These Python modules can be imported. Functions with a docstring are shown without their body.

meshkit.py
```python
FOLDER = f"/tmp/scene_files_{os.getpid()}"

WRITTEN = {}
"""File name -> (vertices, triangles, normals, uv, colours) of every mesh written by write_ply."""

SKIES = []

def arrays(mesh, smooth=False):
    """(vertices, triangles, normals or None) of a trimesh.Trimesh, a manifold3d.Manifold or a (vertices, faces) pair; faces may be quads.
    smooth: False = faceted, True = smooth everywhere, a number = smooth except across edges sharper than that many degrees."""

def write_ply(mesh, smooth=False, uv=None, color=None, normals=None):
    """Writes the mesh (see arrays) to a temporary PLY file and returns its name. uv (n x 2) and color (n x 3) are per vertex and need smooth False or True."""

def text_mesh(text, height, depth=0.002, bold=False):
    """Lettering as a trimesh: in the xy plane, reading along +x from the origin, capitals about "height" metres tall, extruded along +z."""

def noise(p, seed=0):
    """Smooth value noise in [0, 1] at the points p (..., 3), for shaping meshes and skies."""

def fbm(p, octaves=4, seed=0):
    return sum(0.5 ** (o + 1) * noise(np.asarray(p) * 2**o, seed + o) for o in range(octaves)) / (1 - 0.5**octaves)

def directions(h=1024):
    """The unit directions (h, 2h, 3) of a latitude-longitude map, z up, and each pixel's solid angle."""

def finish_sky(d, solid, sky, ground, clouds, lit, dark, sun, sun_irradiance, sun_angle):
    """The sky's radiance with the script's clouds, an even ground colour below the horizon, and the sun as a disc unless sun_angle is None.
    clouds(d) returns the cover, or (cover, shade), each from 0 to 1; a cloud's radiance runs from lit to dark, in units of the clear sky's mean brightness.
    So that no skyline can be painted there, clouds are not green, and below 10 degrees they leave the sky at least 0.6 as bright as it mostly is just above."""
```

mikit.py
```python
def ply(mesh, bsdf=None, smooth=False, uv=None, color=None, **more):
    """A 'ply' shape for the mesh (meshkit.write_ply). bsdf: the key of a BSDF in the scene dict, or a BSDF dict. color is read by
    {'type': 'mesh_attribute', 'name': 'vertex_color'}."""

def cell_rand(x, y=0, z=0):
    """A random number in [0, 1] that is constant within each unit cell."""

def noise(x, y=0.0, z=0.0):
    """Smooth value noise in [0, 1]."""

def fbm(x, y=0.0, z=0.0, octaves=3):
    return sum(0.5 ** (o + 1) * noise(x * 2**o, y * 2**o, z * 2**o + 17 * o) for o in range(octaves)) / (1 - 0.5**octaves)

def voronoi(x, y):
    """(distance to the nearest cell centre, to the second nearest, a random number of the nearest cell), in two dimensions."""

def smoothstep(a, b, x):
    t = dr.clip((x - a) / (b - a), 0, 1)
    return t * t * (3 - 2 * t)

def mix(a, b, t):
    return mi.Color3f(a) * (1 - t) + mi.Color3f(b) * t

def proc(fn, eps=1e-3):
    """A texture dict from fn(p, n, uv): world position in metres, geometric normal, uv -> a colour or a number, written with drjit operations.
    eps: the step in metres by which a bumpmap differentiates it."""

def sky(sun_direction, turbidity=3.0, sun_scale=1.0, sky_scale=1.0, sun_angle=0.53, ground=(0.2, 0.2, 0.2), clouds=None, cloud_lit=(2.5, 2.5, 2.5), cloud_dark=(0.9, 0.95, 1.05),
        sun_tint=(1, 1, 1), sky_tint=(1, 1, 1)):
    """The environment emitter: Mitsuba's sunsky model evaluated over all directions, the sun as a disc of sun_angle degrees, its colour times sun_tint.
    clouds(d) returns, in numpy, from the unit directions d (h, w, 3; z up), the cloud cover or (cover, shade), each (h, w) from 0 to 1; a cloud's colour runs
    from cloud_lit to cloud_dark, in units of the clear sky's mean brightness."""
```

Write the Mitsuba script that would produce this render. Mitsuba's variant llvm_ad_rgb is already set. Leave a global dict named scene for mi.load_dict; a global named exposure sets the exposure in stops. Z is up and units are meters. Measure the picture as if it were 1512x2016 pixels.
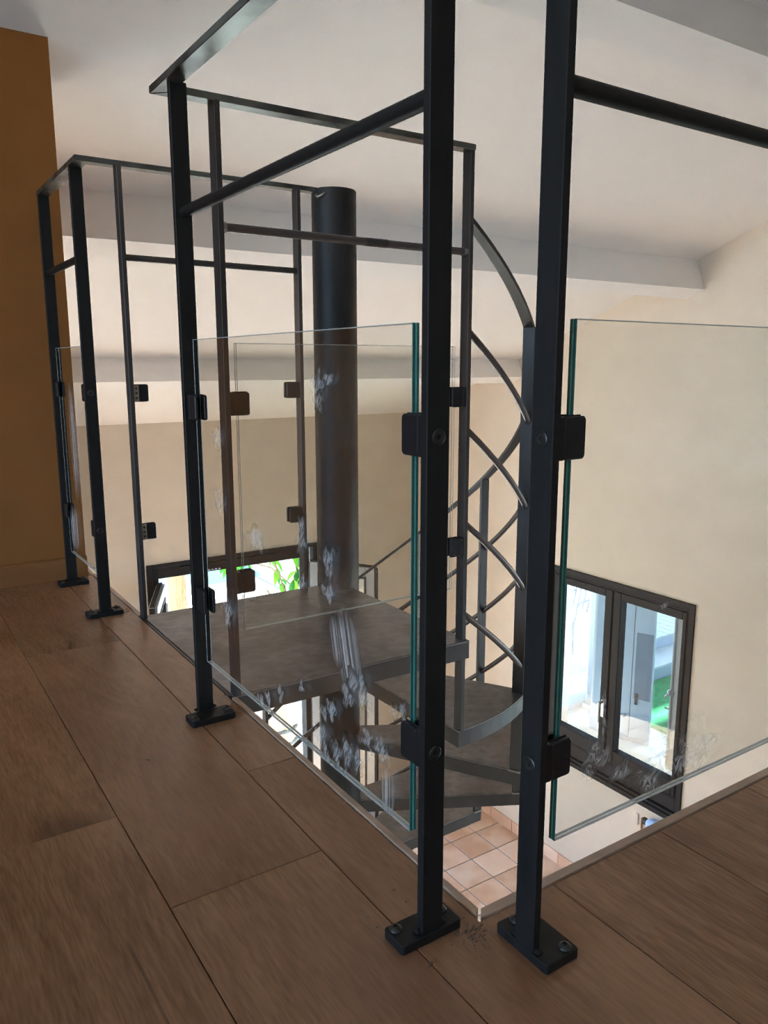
import math, random
import numpy as np, trimesh, shapely.geometry as sg
import drjit as dr
import mitsuba as mi
import mikit, meshkit
from mikit import proc, noise, fbm, smoothstep, mix, cell_rand

rng = random.Random(7)
T = mi.ScalarTransform4f
scene, labels = {}, {}

# ------------------------------------------------------------------ camera, sky, exposure
exposure = 5.3
CAM = np.array([-0.5115, -0.584, 0.6])
YAW, PITCH, ROLL = 0.986684939, -0.185928154, -0.000988305
FPX = 1540.2
fwd = np.array([math.cos(PITCH) * math.cos(YAW), math.cos(PITCH) * math.sin(YAW), math.sin(PITCH)])
right = np.array([math.sin(YAW), -math.cos(YAW), 0.0])
up = np.cross(right, fwd)
up = -math.sin(ROLL) * right + math.cos(ROLL) * up
scene['camera'] = {'type': 'perspective', 'fov': 2 * math.degrees(math.atan(756 / FPX)), 'fov_axis': 'x', 'near_clip': 0.02, 'far_clip': 300.0,
                   'to_world': T().look_at(origin=CAM.tolist(), target=(CAM + fwd).tolist(), up=up.tolist())}


def sky_clouds(d):
    return meshkit.fbm(d * np.array([2.2, 2.2, 5.0]), 4, 3) * 0.5


SUN = (0.16, 0.62, 0.78)
scene['sky'] = mikit.sky(SUN, turbidity=3.0, sun_scale=1.0, sky_scale=1.0, sun_angle=2.0, ground=(0.3, 0.29, 0.27), clouds=sky_clouds,
                         cloud_lit=(1.4, 1.7, 2.05), cloud_dark=(0.84, 1.03, 1.25), sun_tint=(0.71, 1.0, 1.30), sky_tint=(0.76, 1.0, 1.18))

# ------------------------------------------------------------------ helpers
_used = {}


def numbered(key):
    n = _used.get(key, 0)
    _used[key] = n + 1
    return key if n == 0 else f'{key}_{n:03d}'


def add(name, mesh, bsdf, parent=None, smooth=False, uv=None, **more):
    key = numbered((parent + '__' if parent else '') + name)
    scene[key] = mikit.ply(mesh, bsdf, smooth=smooth, uv=uv, **more)
    return key


def put(name, shape, parent, to_world=None):
    """An entry that shares a ply dict with its like, moved."""
    key = numbered((parent + '__' if parent else '') + name)
    scene[key] = {**shape, **({'to_world': to_world} if to_world is not None else {})}
    return key


def thing(name, label, cat, group=None):
    key = numbered(name)
    labels[key] = {'label': label, 'category': cat}
    if group:
        labels[key]['group'] = group
    return key


def struct(name, label=None):
    key = numbered(name)
    labels[key] = {'kind': 'structure'}
    if label:
        labels[key]['label'] = label
    return key


def join(*ms):
    return trimesh.util.concatenate([m for m in ms])


def prism(pts, z0, z1, c=0.0, cb=None):
    """A prism over the polygon pts with its top (and bottom) edge chamfered by c (cb)."""
    cb = c if cb is None else cb
    pts = np.asarray(pts, float)
    a = pts
    area = 0.5 * np.sum(a[:, 0] * np.roll(a[:, 1], -1) - np.roll(a[:, 0], -1) * a[:, 1])
    if area < 0:
        pts = pts[::-1]
    n = len(pts)

    def inset(k):
        if k == 0:
            return pts
        e = np.roll(pts, -1, 0) - pts
        e /= np.linalg.norm(e, axis=1, keepdims=True)
        nrm = np.stack([-e[:, 1], e[:, 0]], 1)
        n0, n1 = np.roll(nrm, 1, 0), nrm
        b = n0 + n1
        b /= np.maximum(np.sum(b * n1, 1, keepdims=True), 0.3)
        return pts + b * k
    rings = []
    if cb:
        rings += [(inset(cb), z0), (pts, z0 + cb)]
    else:
        rings += [(pts, z0)]
    if c:
        rings += [(pts, z1 - c), (inset(c), z1)]
    else:
        rings += [(pts, z1)]
    V = np.vstack([np.column_stack([p, np.full(n, z)]) for p, z in rings])
    Fc = []
    for r in range(len(rings) - 1):
        for i in range(n):
            j = (i + 1) % n
            p, q, s, t = r * n + i, r * n + j, (r + 1) * n + j, (r + 1) * n + i
            Fc += [[p, q, s], [p, s, t]]
    if n == 4 or n == 8:
        cap = [[0, i, i + 1] for i in range(1, n - 1)]
    else:
        vv, cap = trimesh.creation.triangulate_polygon(sg.Polygon(rings[-1][0]), engine='earcut')
        d = ((vv[:, None] - rings[-1][0][None]) ** 2).sum(-1)
        m = d.argmin(1)
        cap = [[int(m[x]) for x in f] for f in cap]
    top0 = (len(rings) - 1) * n
    for f in cap:
        p = pts[f]
        s = np.cross(p[1] - p[0], p[2] - p[0])
        f = list(f) if s > 0 else list(f)[::-1]
        Fc.append([top0 + x for x in f])
        Fc.append([x for x in f[::-1]])
    return trimesh.Trimesh(V, np.array(Fc), process=False)


def rect(x0, x1, y0, y1, k=0.0):
    if k:
        return [(x0 + k, y0), (x1 - k, y0), (x1, y0 + k), (x1, y1 - k), (x1 - k, y1), (x0 + k, y1), (x0, y1 - k), (x0, y0 + k)]
    return [(x0, y0), (x1, y0), (x1, y1), (x0, y1)]


def rrect(x0, x1, y0, y1, r, n=4):
    out = []
    for cx, cy, a in ((x1 - r, y0 + r, -90), (x1 - r, y1 - r, 0), (x0 + r, y1 - r, 90), (x0 + r, y0 + r, 180)):
        for i in range(n + 1):
            t = math.radians(a + 90 * i / n)
            out.append((cx + r * math.cos(t), cy + r * math.sin(t)))
    return out


def box(x0, x1, y0, y1, z0, z1, c=0.0):
    return prism(rect(x0, x1, y0, y1, c), z0, z1, c)


def turn(mesh, M):
    m = mesh.copy()
    m.apply_transform(M)
    return m


def frame(o, x, y, z):
    M = np.eye(4)
    M[:3, 0], M[:3, 1], M[:3, 2], M[:3, 3] = x, y, z, o
    return M


def rot_z(a, o=(0, 0, 0)):
    c, s = math.cos(a), math.sin(a)
    return frame(o, (c, s, 0), (-s, c, 0), (0, 0, 1))


def rod(a, b, r, n=20):
    a, b = np.asarray(a, float), np.asarray(b, float)
    return trimesh.creation.cylinder(radius=r, segment=[a, b], sections=n)


def sweep(path, prof, frames):
    """prof: m x 2 closed section in the (u, v) axes of each frame."""
    path, prof = np.asarray(path), np.asarray(prof)
    n, m = len(path), len(prof)
    V = np.vstack([path[i] + prof[:, :1] * frames[i][0] + prof[:, 1:] * frames[i][1] for i in range(n)])
    Fc = []
    for i in range(n - 1):
        for j in range(m):
            k = (j + 1) % m
            a, b, c, d = i * m + j, i * m + k, (i + 1) * m + k, (i + 1) * m + j
            Fc += [[a, b, c], [a, c, d]]
    for j in range(1, m - 1):
        Fc.append([0, j + 1, j])
        o = (n - 1) * m
        Fc.append([o, o + j, o + j + 1])
    t = trimesh.Trimesh(V, np.array(Fc), process=False)
    if t.volume < 0:
        t.invert()
    return t


def lathe(prof, o=(0, 0, 0), n=32):
    t = trimesh.creation.revolve(np.asarray(prof, float), sections=n)
    t.apply_translation(o)
    if t.volume < 0:
        t.invert()
    return t


def tube(pts, r, n=8):
    pts = np.asarray(pts, float)
    fr = []
    for i in range(len(pts)):
        t = pts[min(i + 1, len(pts) - 1)] - pts[max(i - 1, 0)]
        t /= np.linalg.norm(t)
        h = np.array([0, 0, 1.0]) if abs(t[2]) < 0.9 else np.array([1.0, 0, 0])
        u = np.cross(h, t)
        u /= np.linalg.norm(u)
        fr.append((u, np.cross(t, u)))
    prof = [(r * math.cos(2 * math.pi * k / n), r * math.sin(2 * math.pi * k / n)) for k in range(n)]
    return sweep(pts, prof, fr)


# ------------------------------------------------------------------ materials
def mat(key, **d):
    scene[key] = d
    return key


def pr(color, rough=0.5, metal=0.0, spec=0.5, **m):
    c = color if isinstance(color, dict) else {'type': 'rgb', 'value': list(color)}
    return {'type': 'principled', 'base_color': c, 'roughness': rough if isinstance(rough, dict) else float(rough), 'metallic': float(metal), 'specular': float(spec), **m}


def col(fn):
    return proc(fn)


def wood_fn(p, n, uv):
    # uv.x carries a tone per plank, uv.y a phase per plank
    ph = uv.y * 37.0
    x, y = p.x + ph, p.y + ph * 1.7
    warp = fbm(x * 6, y * 2.4, ph, 3)
    ring = fbm(x * 55 + warp * 16, y * 3.2 + warp * 2, ph, 2)
    pore = noise(x * 520, y * 60, ph)
    fine = fbm(x * 210 + warp * 8, y * 26, ph, 2)
    blotch = fbm(x * 6, y * 4.0, 3.0 + ph, 4)
    t = 0.20 * ring + 0.16 * pore + 0.16 * fine + 0.48 * blotch
    t = smoothstep(0.2, 0.8, t)
    c = mix((0.145, 0.064, 0.028), (0.335, 0.176, 0.088), t)
    c = mix(c, mi.Color3f(0.26, 0.125, 0.075), 0.45 * smoothstep(0.45, 0.75, fbm(x * 4 + 8, y * 3, ph, 3)))
    kn = smoothstep(0.80, 0.97, noise(x * 7 + 2.2 * warp, y * 3.5, 11.0 + ph))
    c = mix(c, mi.Color3f(0.085, 0.038, 0.022), kn * 0.75)
    crack = smoothstep(0.86, 0.95, noise(x * 70 + warp * 18, y * 2.2, 23.0)) * smoothstep(0.62, 0.8, noise(x * 5, y * 3, 31.0))
    c = mix(c, mi.Color3f(0.07, 0.035, 0.02), crack * 0.6)
    return c * (0.94 + 0.12 * uv.x)


mat('wood_floor', type='twosided', bsdf=pr(col(wood_fn), 0.38, 0, 0.45))


def lip_fn(p, n, uv):
    g = fbm(p.x * 18, p.y * 18, p.z * 300, 3)
    return mix((0.27, 0.165, 0.11), (0.56, 0.40, 0.29), g)


mat('wood_lip', type='twosided', bsdf=pr(col(lip_fn), 0.5, 0, 0.3))


def plaster(base, amp, s):
    b = np.array(base)

    def fn(p, n, uv):
        a = fbm(p.x * s + p.y * s * 0.7, p.y * s - p.x * 0.5 * s, p.z * s, 4)
        e = fbm(p.x * s * 5 + 3, p.y * s * 5, p.z * s * 5, 3)
        t = smoothstep(0.2, 0.8, 0.65 * a + 0.35 * e)
        return mix((b * (1 - amp)).tolist(), (b * (1 + amp)).tolist(), t)
    return fn


mat('plaster_beige', type='twosided', bsdf={'type': 'diffuse', 'reflectance': col(plaster((0.665, 0.585, 0.495), 0.05, 1.6))})
mat('plaster_ceiling', type='twosided', bsdf={'type': 'diffuse', 'reflectance': col(plaster((0.775, 0.755, 0.735), 0.012, 0.8))})
mat('plaster_white', type='twosided', bsdf={'type': 'diffuse', 'reflectance': {'type': 'rgb', 'value': [0.74, 0.69, 0.63]}})
mat('plaster_ochre', type='twosided', bsdf={'type': 'diffuse', 'reflectance': col(plaster((0.275, 0.113, 0.036), 0.06, 3.0))})
mat('ochre_trim', type='twosided', bsdf=pr((0.25, 0.105, 0.034), 0.6, 0, 0.2))


def black_fn(p, n, uv):
    g = fbm(p.x * 60, p.y * 60, p.z * 9, 3)
    return mix((0.012, 0.0112, 0.0105), (0.021, 0.0195, 0.018), g)


mat('steel_black', type='twosided', bsdf=pr(col(black_fn), 0.5, 0.1, 0.22))


def raw_fn(p, n, uv):
    g = fbm(p.x * 22, p.y * 22, p.z * 7, 4)
    r = fbm(p.x * 9 + 4, p.y * 9, p.z * 3, 3)
    c = mix((0.034, 0.030, 0.027), (0.078, 0.070, 0.064), g)
    return mix(c, mi.Color3f(0.15, 0.105, 0.08), smoothstep(0.55, 0.8, r) * 0.45)


mat('steel_raw', type='twosided', bsdf=pr(col(raw_fn), 0.45, 0.35, 0.4))


def column_fn(p, n, uv):
    g = fbm(p.x * 12, p.y * 12, p.z * 3, 4)
    return mix((0.016, 0.0155, 0.015), (0.042, 0.038, 0.035), smoothstep(0.25, 0.8, g))


mat('steel_column', type='twosided', bsdf=pr(col(column_fn), 0.5, 0.25, 0.3))


def tread_fn(p, n, uv):
    g = fbm(p.x * 9, p.y * 11, p.z * 3, 4)
    s = fbm(p.x * 60, p.y * 70, 2.0, 2)
    r = fbm(p.x * 5 + 9, p.y * 6, 7.0, 3)
    t = smoothstep(0.25, 0.8, 0.7 * g + 0.3 * s)
    c = mix((0.115, 0.105, 0.102), (0.22, 0.207, 0.202), t)
    return mix(c, mi.Color3f(0.15, 0.11, 0.09), smoothstep(0.5, 0.8, r) * 0.4)


mat('steel_tread', type='twosided', bsdf=pr(col(tread_fn), 0.38, 0.55, 0.5))


def rail_fn(p, n, uv):
    g = fbm(p.x * 14, p.y * 14, p.z * 14, 4)
    c = mix((0.045, 0.044, 0.042), (0.15, 0.16, 0.142), smoothstep(0.3, 0.7, g))
    return c


mat('steel_rail', type='twosided', bsdf=pr(col(rail_fn), 0.3, 0.6, 0.5))
mat('steel_bar', type='twosided', bsdf=pr((0.10, 0.083, 0.077), 0.38, 0.5, 0.45))
mat('clamp_black', type='twosided', bsdf=pr((0.012, 0.012, 0.013), 0.38, 0.0, 0.35))
mat('rubber', type='twosided', bsdf=pr((0.018, 0.018, 0.019), 0.75, 0.0, 0.2))
mat('zinc', type='twosided', bsdf=pr((0.34, 0.29, 0.24), 0.45, 0.3))
mat('screw_dark', type='twosided', bsdf=pr((0.06, 0.055, 0.05), 0.35, 0.7))
mat('weld', type='twosided', bsdf=pr((0.30, 0.28, 0.26), 0.35, 0.9))
mat('glass_pane', type='thindielectric', int_ior=1.5, specular_transmittance={'type': 'rgb', 'value': [0.93, 0.955, 0.935]})
mat('glass_edge', type='twosided', bsdf=pr((0.035, 0.17, 0.14), 0.15, 0.0, 0.5))
mat('glass_core', type='twosided', bsdf=pr((0.20, 0.48, 0.42), 0.2, 0.0, 0.5))
mat('glass_arris', type='twosided', bsdf=pr((0.42, 0.45, 0.44), 0.2, 0.0, 0.8))
mat('window_glass', type='thindielectric', int_ior=1.5, specular_transmittance={'type': 'rgb', 'value': [0.78, 0.86, 0.93]})
mat('anthracite', type='twosided', bsdf=pr((0.020, 0.018, 0.018), 0.6, 0.0, 0.2))
mat('gasket', type='twosided', bsdf=pr((0.008, 0.008, 0.008), 0.6, 0.0, 0.3))
mat('aluminium', type='twosided', bsdf=pr((0.55, 0.56, 0.58), 0.35, 0.7))
mat('leaf_frame', type='twosided', bsdf=pr((0.22, 0.215, 0.22), 0.4, 0.3))


def tile_fn(p, n, uv):
    a = fbm(p.x * 5 + uv.x * 31, p.y * 5 + uv.y * 17, 1.0, 3)
    c = mix((0.58, 0.36, 0.24), (0.74, 0.56, 0.44), smoothstep(0.2, 0.8, a))
    return c * (0.90 + 0.2 * uv.x)


mat('terracotta', type='twosided', bsdf=pr(col(tile_fn), 0.32, 0.0, 0.45))
mat('grout', type='twosided', bsdf={'type': 'diffuse', 'reflectance': {'type': 'rgb', 'value': [0.27, 0.24, 0.23]}})


def slab_fn(p, n, uv):
    a = fbm(p.x * 3, p.y * 3, 1.0, 4)
    return mix((0.50, 0.49, 0.47), (0.66, 0.65, 0.63), a)


mat('terrace_stone', type='twosided', bsdf={'type': 'diffuse', 'reflectance': col(slab_fn)})


def turf_fn(p, n, uv):
    a = fbm(p.x * 30, p.y * 30, 1.0, 3)
    return mix((0.04, 0.17, 0.075), (0.075, 0.26, 0.12), a)


mat('turf', type='twosided', bsdf={'type': 'diffuse', 'reflectance': col(turf_fn)})
mat('white_paint', type='twosided', bsdf=pr((0.62, 0.61, 0.58), 0.5, 0.0, 0.3))
mat('deck_paint', type='twosided', bsdf=pr((0.40, 0.395, 0.39), 0.5, 0.0, 0.3))
mat('grey_metal', type='twosided', bsdf=pr((0.34, 0.36, 0.39), 0.35, 0.3, 0.5))
mat('dark_grey_metal', type='twosided', bsdf=pr((0.15, 0.17, 0.20), 0.35, 0.3, 0.5))
mat('wood_pale', type='twosided', bsdf=pr((0.50, 0.36, 0.21), 0.6, 0.0, 0.3))


def bark_fn(p, n, uv):
    a = fbm(p.x * 60, p.y * 60, p.z * 4, 4)
    return mix((0.16, 0.105, 0.055), (0.36, 0.26, 0.15), a)


mat('bark', type='twosided', bsdf={'type': 'diffuse', 'reflectance': col(bark_fn)})
for i, c in enumerate(((0.045, 0.20, 0.018), (0.09, 0.27, 0.025), (0.03, 0.15, 0.03), (0.15, 0.30, 0.03))):
    mat(f'leaf_{i}', type='principledthin', base_color={'type': 'rgb', 'value': list(c)}, roughness=0.4, diff_trans=0.9)
mat('pool_water', type='twosided', bsdf=pr((0.005, 0.14, 0.20), 0.06, 0.0, 0.5))
mat('pool_tile', type='twosided', bsdf={'type': 'diffuse', 'reflectance': {'type': 'rgb', 'value': [0.1, 0.45, 0.6]}})
mat('canvas', type='twosided', bsdf=pr((0.62, 0.47, 0.31), 0.8, 0.0, 0.2, sheen=0.3))
mat('strap', type='twosided', bsdf=pr((0.05, 0.06, 0.07), 0.6))
mat('wire', type='twosided', bsdf=pr((0.08, 0.08, 0.09), 0.4, 0.5))
mat('blue_plastic', type='twosided', bsdf=pr((0.38, 0.56, 0.86), 0.3, 0.0, 0.5))
mat('dark_cap', type='twosided', bsdf=pr((0.05, 0.03, 0.03), 0.4))
mat('white_plastic', type='twosided', bsdf=pr((0.60, 0.57, 0.50), 0.4))
mat('brown_plastic', type='twosided', bsdf=pr((0.20, 0.12, 0.08), 0.4))
mat('dust', type='twosided', bsdf={'type': 'diffuse', 'reflectance': {'type': 'rgb', 'value': [0.14, 0.10, 0.075]}})


def smudge_mat(key, fn, tone=(0.86, 0.91, 0.97)):
    mat(key, type='blendbsdf', weight=proc(fn),
        bsdf_0={'type': 'thindielectric', 'int_ior': 1.02},
        bsdf_1={'type': 'principledthin', 'base_color': {'type': 'rgb', 'value': list(tone)}, 'roughness': 0.9, 'diff_trans': 1.35})


def smear_print(p, n, uv):          # a palm or finger print: dense, mottled
    r = dr.sqrt(dr.square(uv.x) + dr.square(uv.y))
    f = 1 - smoothstep(0.45, 0.95, r + 0.9 * (fbm(p.y * 110 + p.x * 90, p.z * 80, 5.0, 2) - 0.45))
    a, b = p.y + 0.9 * p.x + 0.45 * p.z, p.z - 0.35 * (p.y + p.x)
    g = fbm(a * 620, b * 150, 1.0, 3)
    return 0.44 * f * smoothstep(0.12, 0.85, g)


def smear_streak(p, n, uv):         # a wiped streak: fine parallel lines along v
    f = (1 - smoothstep(0.4, 1.0, dr.abs(uv.x))) * (1 - smoothstep(0.3, 1.0, dr.abs(uv.y)))
    g = fbm(uv.x * 13, uv.y * 0.5, p.z, 3)
    return 0.62 * f * smoothstep(0.35, 0.75, g)


def smear_swirl(p, n, uv):          # curly wiping marks
    r = dr.sqrt(dr.square(uv.x) + dr.square(uv.y))
    f = 1 - smoothstep(0.5, 1.0, r + 0.3 * (fbm(p.x * 50 + p.y * 40, p.z * 50, 9.0, 2) - 0.5))
    w = fbm(p.x * 60 + p.y * 50, p.z * 60, 2.0, 2) * 6
    g = noise(p.x * 260 + w * 3, p.z * 260 + w * 4, w)
    h = fbm(p.x * 30, p.z * 30, 6.0, 2)
    return 0.60 * f * smoothstep(0.3, 0.9, g) * smoothstep(0.2, 0.7, h)


def smear_haze(p, n, uv):           # a thin breath of dust
    r = dr.sqrt(dr.square(uv.x) + dr.square(uv.y))
    f = 1 - smoothstep(0.2, 1.0, r)
    g = fbm(p.y * 60 + p.x * 60, p.z * 60, 3.0, 3)
    return 0.09 * f * smoothstep(0.2, 0.8, g)


smudge_mat('smudge_print', smear_print)
smudge_mat('smudge_streak', smear_streak)
smudge_mat('smudge_swirl', smear_swirl)
smudge_mat('smudge_haze', smear_haze)

# ------------------------------------------------------------------ the setting
XW, YB, ZG = 3.598, 4.988, -3.18        # right wall, back wall, lower floor
XL, YR = -4.4, -3.0                      # far left wall, rear wall


def ceil_z(y):
    return 2.0794 - 0.378 * y


def uv_const(mesh, a, b):
    return np.tile([[a, b]], (len(mesh.vertices), 1))


# mezzanine floor: planks along y, cut around the stair opening
FL = struct('floor', 'dark brown wood plank floor of the mezzanine')
slab = join(box(XL, -0.004, YR, 1.9, -0.30, -0.0125), box(-0.004, XW, YR, -0.0065, -0.30, -0.0125))
add('slab', slab, 'plaster_white', FL)
solid = sg.Polygon([(XL, YR), (XW, YR), (XW, -0.0065), (-0.0042, -0.0065), (-0.0042, 1.725), (XL, 1.725)])
x = -0.0865 - 0.1945 * 22
joints = {-1: 0.2014, -2: 0.42, 0: 0.433, 1: -0.35, 2: -0.62}
kcol = -22
L = 0.92
while x < XW:
    j0 = joints.get(kcol, (rng.random() - 0.5) * L)
    y0 = j0 - L * 5
    while y0 < 1.75:
        piece = sg.box(x, y0, x + 0.1945, y0 + L).intersection(solid)
        for g in getattr(piece, 'geoms', [piece]):
            if g.is_empty or g.area < 1e-4:
                continue
            if kcol == -1 and 0.2 < y0 + L / 2 and False:
                continue
            q = g.buffer(-0.0005, join_style=2)
            if q.is_empty or q.geom_type != 'Polygon':
                continue
            q = sg.polygon.orient(q)
            m = prism(list(q.exterior.coords)[:-1], -0.012, 0.0 - 0.0004 * rng.random(), 0.0009, 0.0)
            add('plank', m, 'wood_floor', FL, uv=uv_const(m, rng.random(), rng.random()))
        y0 += L
    x += 0.1945
    kcol += 1

# the wooden edging of the opening
t1 = struct('trim_1', 'thin wooden edging strip along the left side of the stair opening')
add('strip', prism([(-0.0036, 0.0005), (0.0062, 0.0085), (0.0062, 0.690), (-0.0036, 0.690)], -0.022, 0.0022, 0.0008), 'wood_lip', t1)
add('strip', prism(rect(-0.0036, 0.0062, 1.268, 1.724), -0.022, 0.0022, 0.0008), 'wood_lip', t1)
add('plate', box(-0.0038, 0.0065, 1.7245, 1.90, -0.30, -0.001), 'plaster_white', t1)
t2 = struct('trim_2', 'thin wooden edging strip along the right side of the stair opening')
edge = [(0.0085, 0.0065), (-0.001, -0.0045)]
lo = []
for i in range(1, 15):                   # the strip is chipped near the corner
    u = 0.010 + 0.0075 * i
    lo.append((u, -0.0055 - 0.0022 * math.sin(min(u / 0.115, 1) * math.pi) * (1 if i % 3 else 0.6)))
add('strip', prism(edge + lo + [(XW - 0.002, -0.0060), (XW - 0.002, 0.0055)], -0.022, 0.0020, 0.0006), 'wood_lip', t2)

# ceiling: one slope with beams under it, square to the slope
CE = struct('ceiling', 'off-white sloping plastered ceiling with beams')
prof = [(YR - 0.3, ceil_z(YR - 0.3)), (YB + 0.35, ceil_z(YB + 0.35)), (YB + 0.35, ceil_z(YB + 0.35) + 0.3), (YR - 0.3, ceil_z(YR - 0.3) + 0.3)]
YZX = np.array([[0, 0, 1, 0], [1, 0, 0, 0], [0, 1, 0, 0], [0, 0, 0, 1]], float)


def yz_prism(pts, x0, x1, c=0.0):
    """A prism along x over a polygon in the (y, z) plane."""
    return turn(prism(pts, x0, x1, c, c), YZX)


add('slope', yz_prism(prof, XL - 0.3, XW + 0.3), 'plaster_ceiling', CE)
sl = math.atan(0.378)
along, nrm = np.array([math.cos(sl), -math.sin(sl)]), np.array([-math.sin(sl), -math.cos(sl)])
for y, z in ((0.952, 1.529), (2.281, 1.0239), (3.7587, 0.511)):
    p0 = np.array([y, z])
    p1 = p0 + along * 0.128
    top0, top1 = p0 - nrm * 0.26, p1 - nrm * 0.26
    add('beam', yz_prism([p0, p1, top1, top0], XL, XW - 0.001, 0.003), 'plaster_ceiling', CE)

# right wall with the window opening
WY0, WY1, WZ0, WZ1 = 2.19, 3.40, -2.28, -0.845
WR = struct('wall_right', 'beige plastered wall with the black framed window')


def wall_yz(y0, y1, z0, z1, x0, x1):
    return box(x0, x1, y0, y1, z0, z1)


zt = ceil_z(YR) + 0.25
add('surface', join(wall_yz(YR - 0.3, -2.7, ZG - 0.3, zt, XW, XW + 0.25), wall_yz(1.45, WY0, ZG - 0.3, zt, XW, XW + 0.25), wall_yz(-2.7, 1.45, -0.5, zt, XW, XW + 0.25), wall_yz(-2.7, 1.45, ZG - 0.3, ZG, XW, XW + 0.25), wall_yz(WY1, YB + 0.25, ZG - 0.3, zt, XW, XW + 0.25),
                    wall_yz(WY0, WY1, ZG - 0.3, WZ0, XW, XW + 0.25), wall_yz(WY0, WY1, WZ1, zt, XW, XW + 0.25)), 'plaster_beige', WR)
# back wall with the double door and, hidden behind the ochre wall, the bay of the living room
DX0, DX1, DZ1 = 1.10, 2.50, -0.845
BX0, BX1, BZ1 = -4.3, -1.9, 0.17
WB = struct('wall_back', 'beige plastered back wall over the open double door')
zb = ceil_z(YB) + 0.1
add('surface', join(box(DX1, XW + 0.001, YB, YB + 0.25, ZG - 0.3, zb), box(BX1, DX0, YB, YB + 0.25, ZG - 0.3, zb), box(DX0, DX1, YB, YB + 0.25, DZ1, zb),
                    box(BX0, BX1, YB, YB + 0.25, BZ1, zb), box(XL, BX0, YB, YB + 0.25, ZG - 0.3, zb)), 'plaster_beige', WB)
WL = struct('wall_left')
add('surface', join(box(XL - 0.25, XL, YR - 0.3, 1.95, ZG - 0.3, 0.1), box(XL - 0.25, XL, YR - 0.3, 1.95, 1.7, zt), box(XL - 0.25, XL, 1.0, 1.95, 0.1, 1.7), box(XL - 0.25, XL, YR - 0.3, -2.8, 0.1, 1.7), box(XL - 0.25, XL, 4.85, YB + 0.25, ZG - 0.3, zt), box(XL - 0.25, XL, 1.95, 4.85, ZG - 0.3, zt)), 'plaster_beige', WL)
WF = struct('wall_rear')
add('surface', box(XL - 0.25, XW + 0.25, YR - 0.25, YR, ZG - 0.3, zt), 'plaster_white', WF)
WU = struct('wall_partition', 'white partition under the left edge of the mezzanine')
add('surface', box(-0.16, -0.012, -1.2, 2.3, ZG, -0.3005), 'plaster_white', WU)
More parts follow.
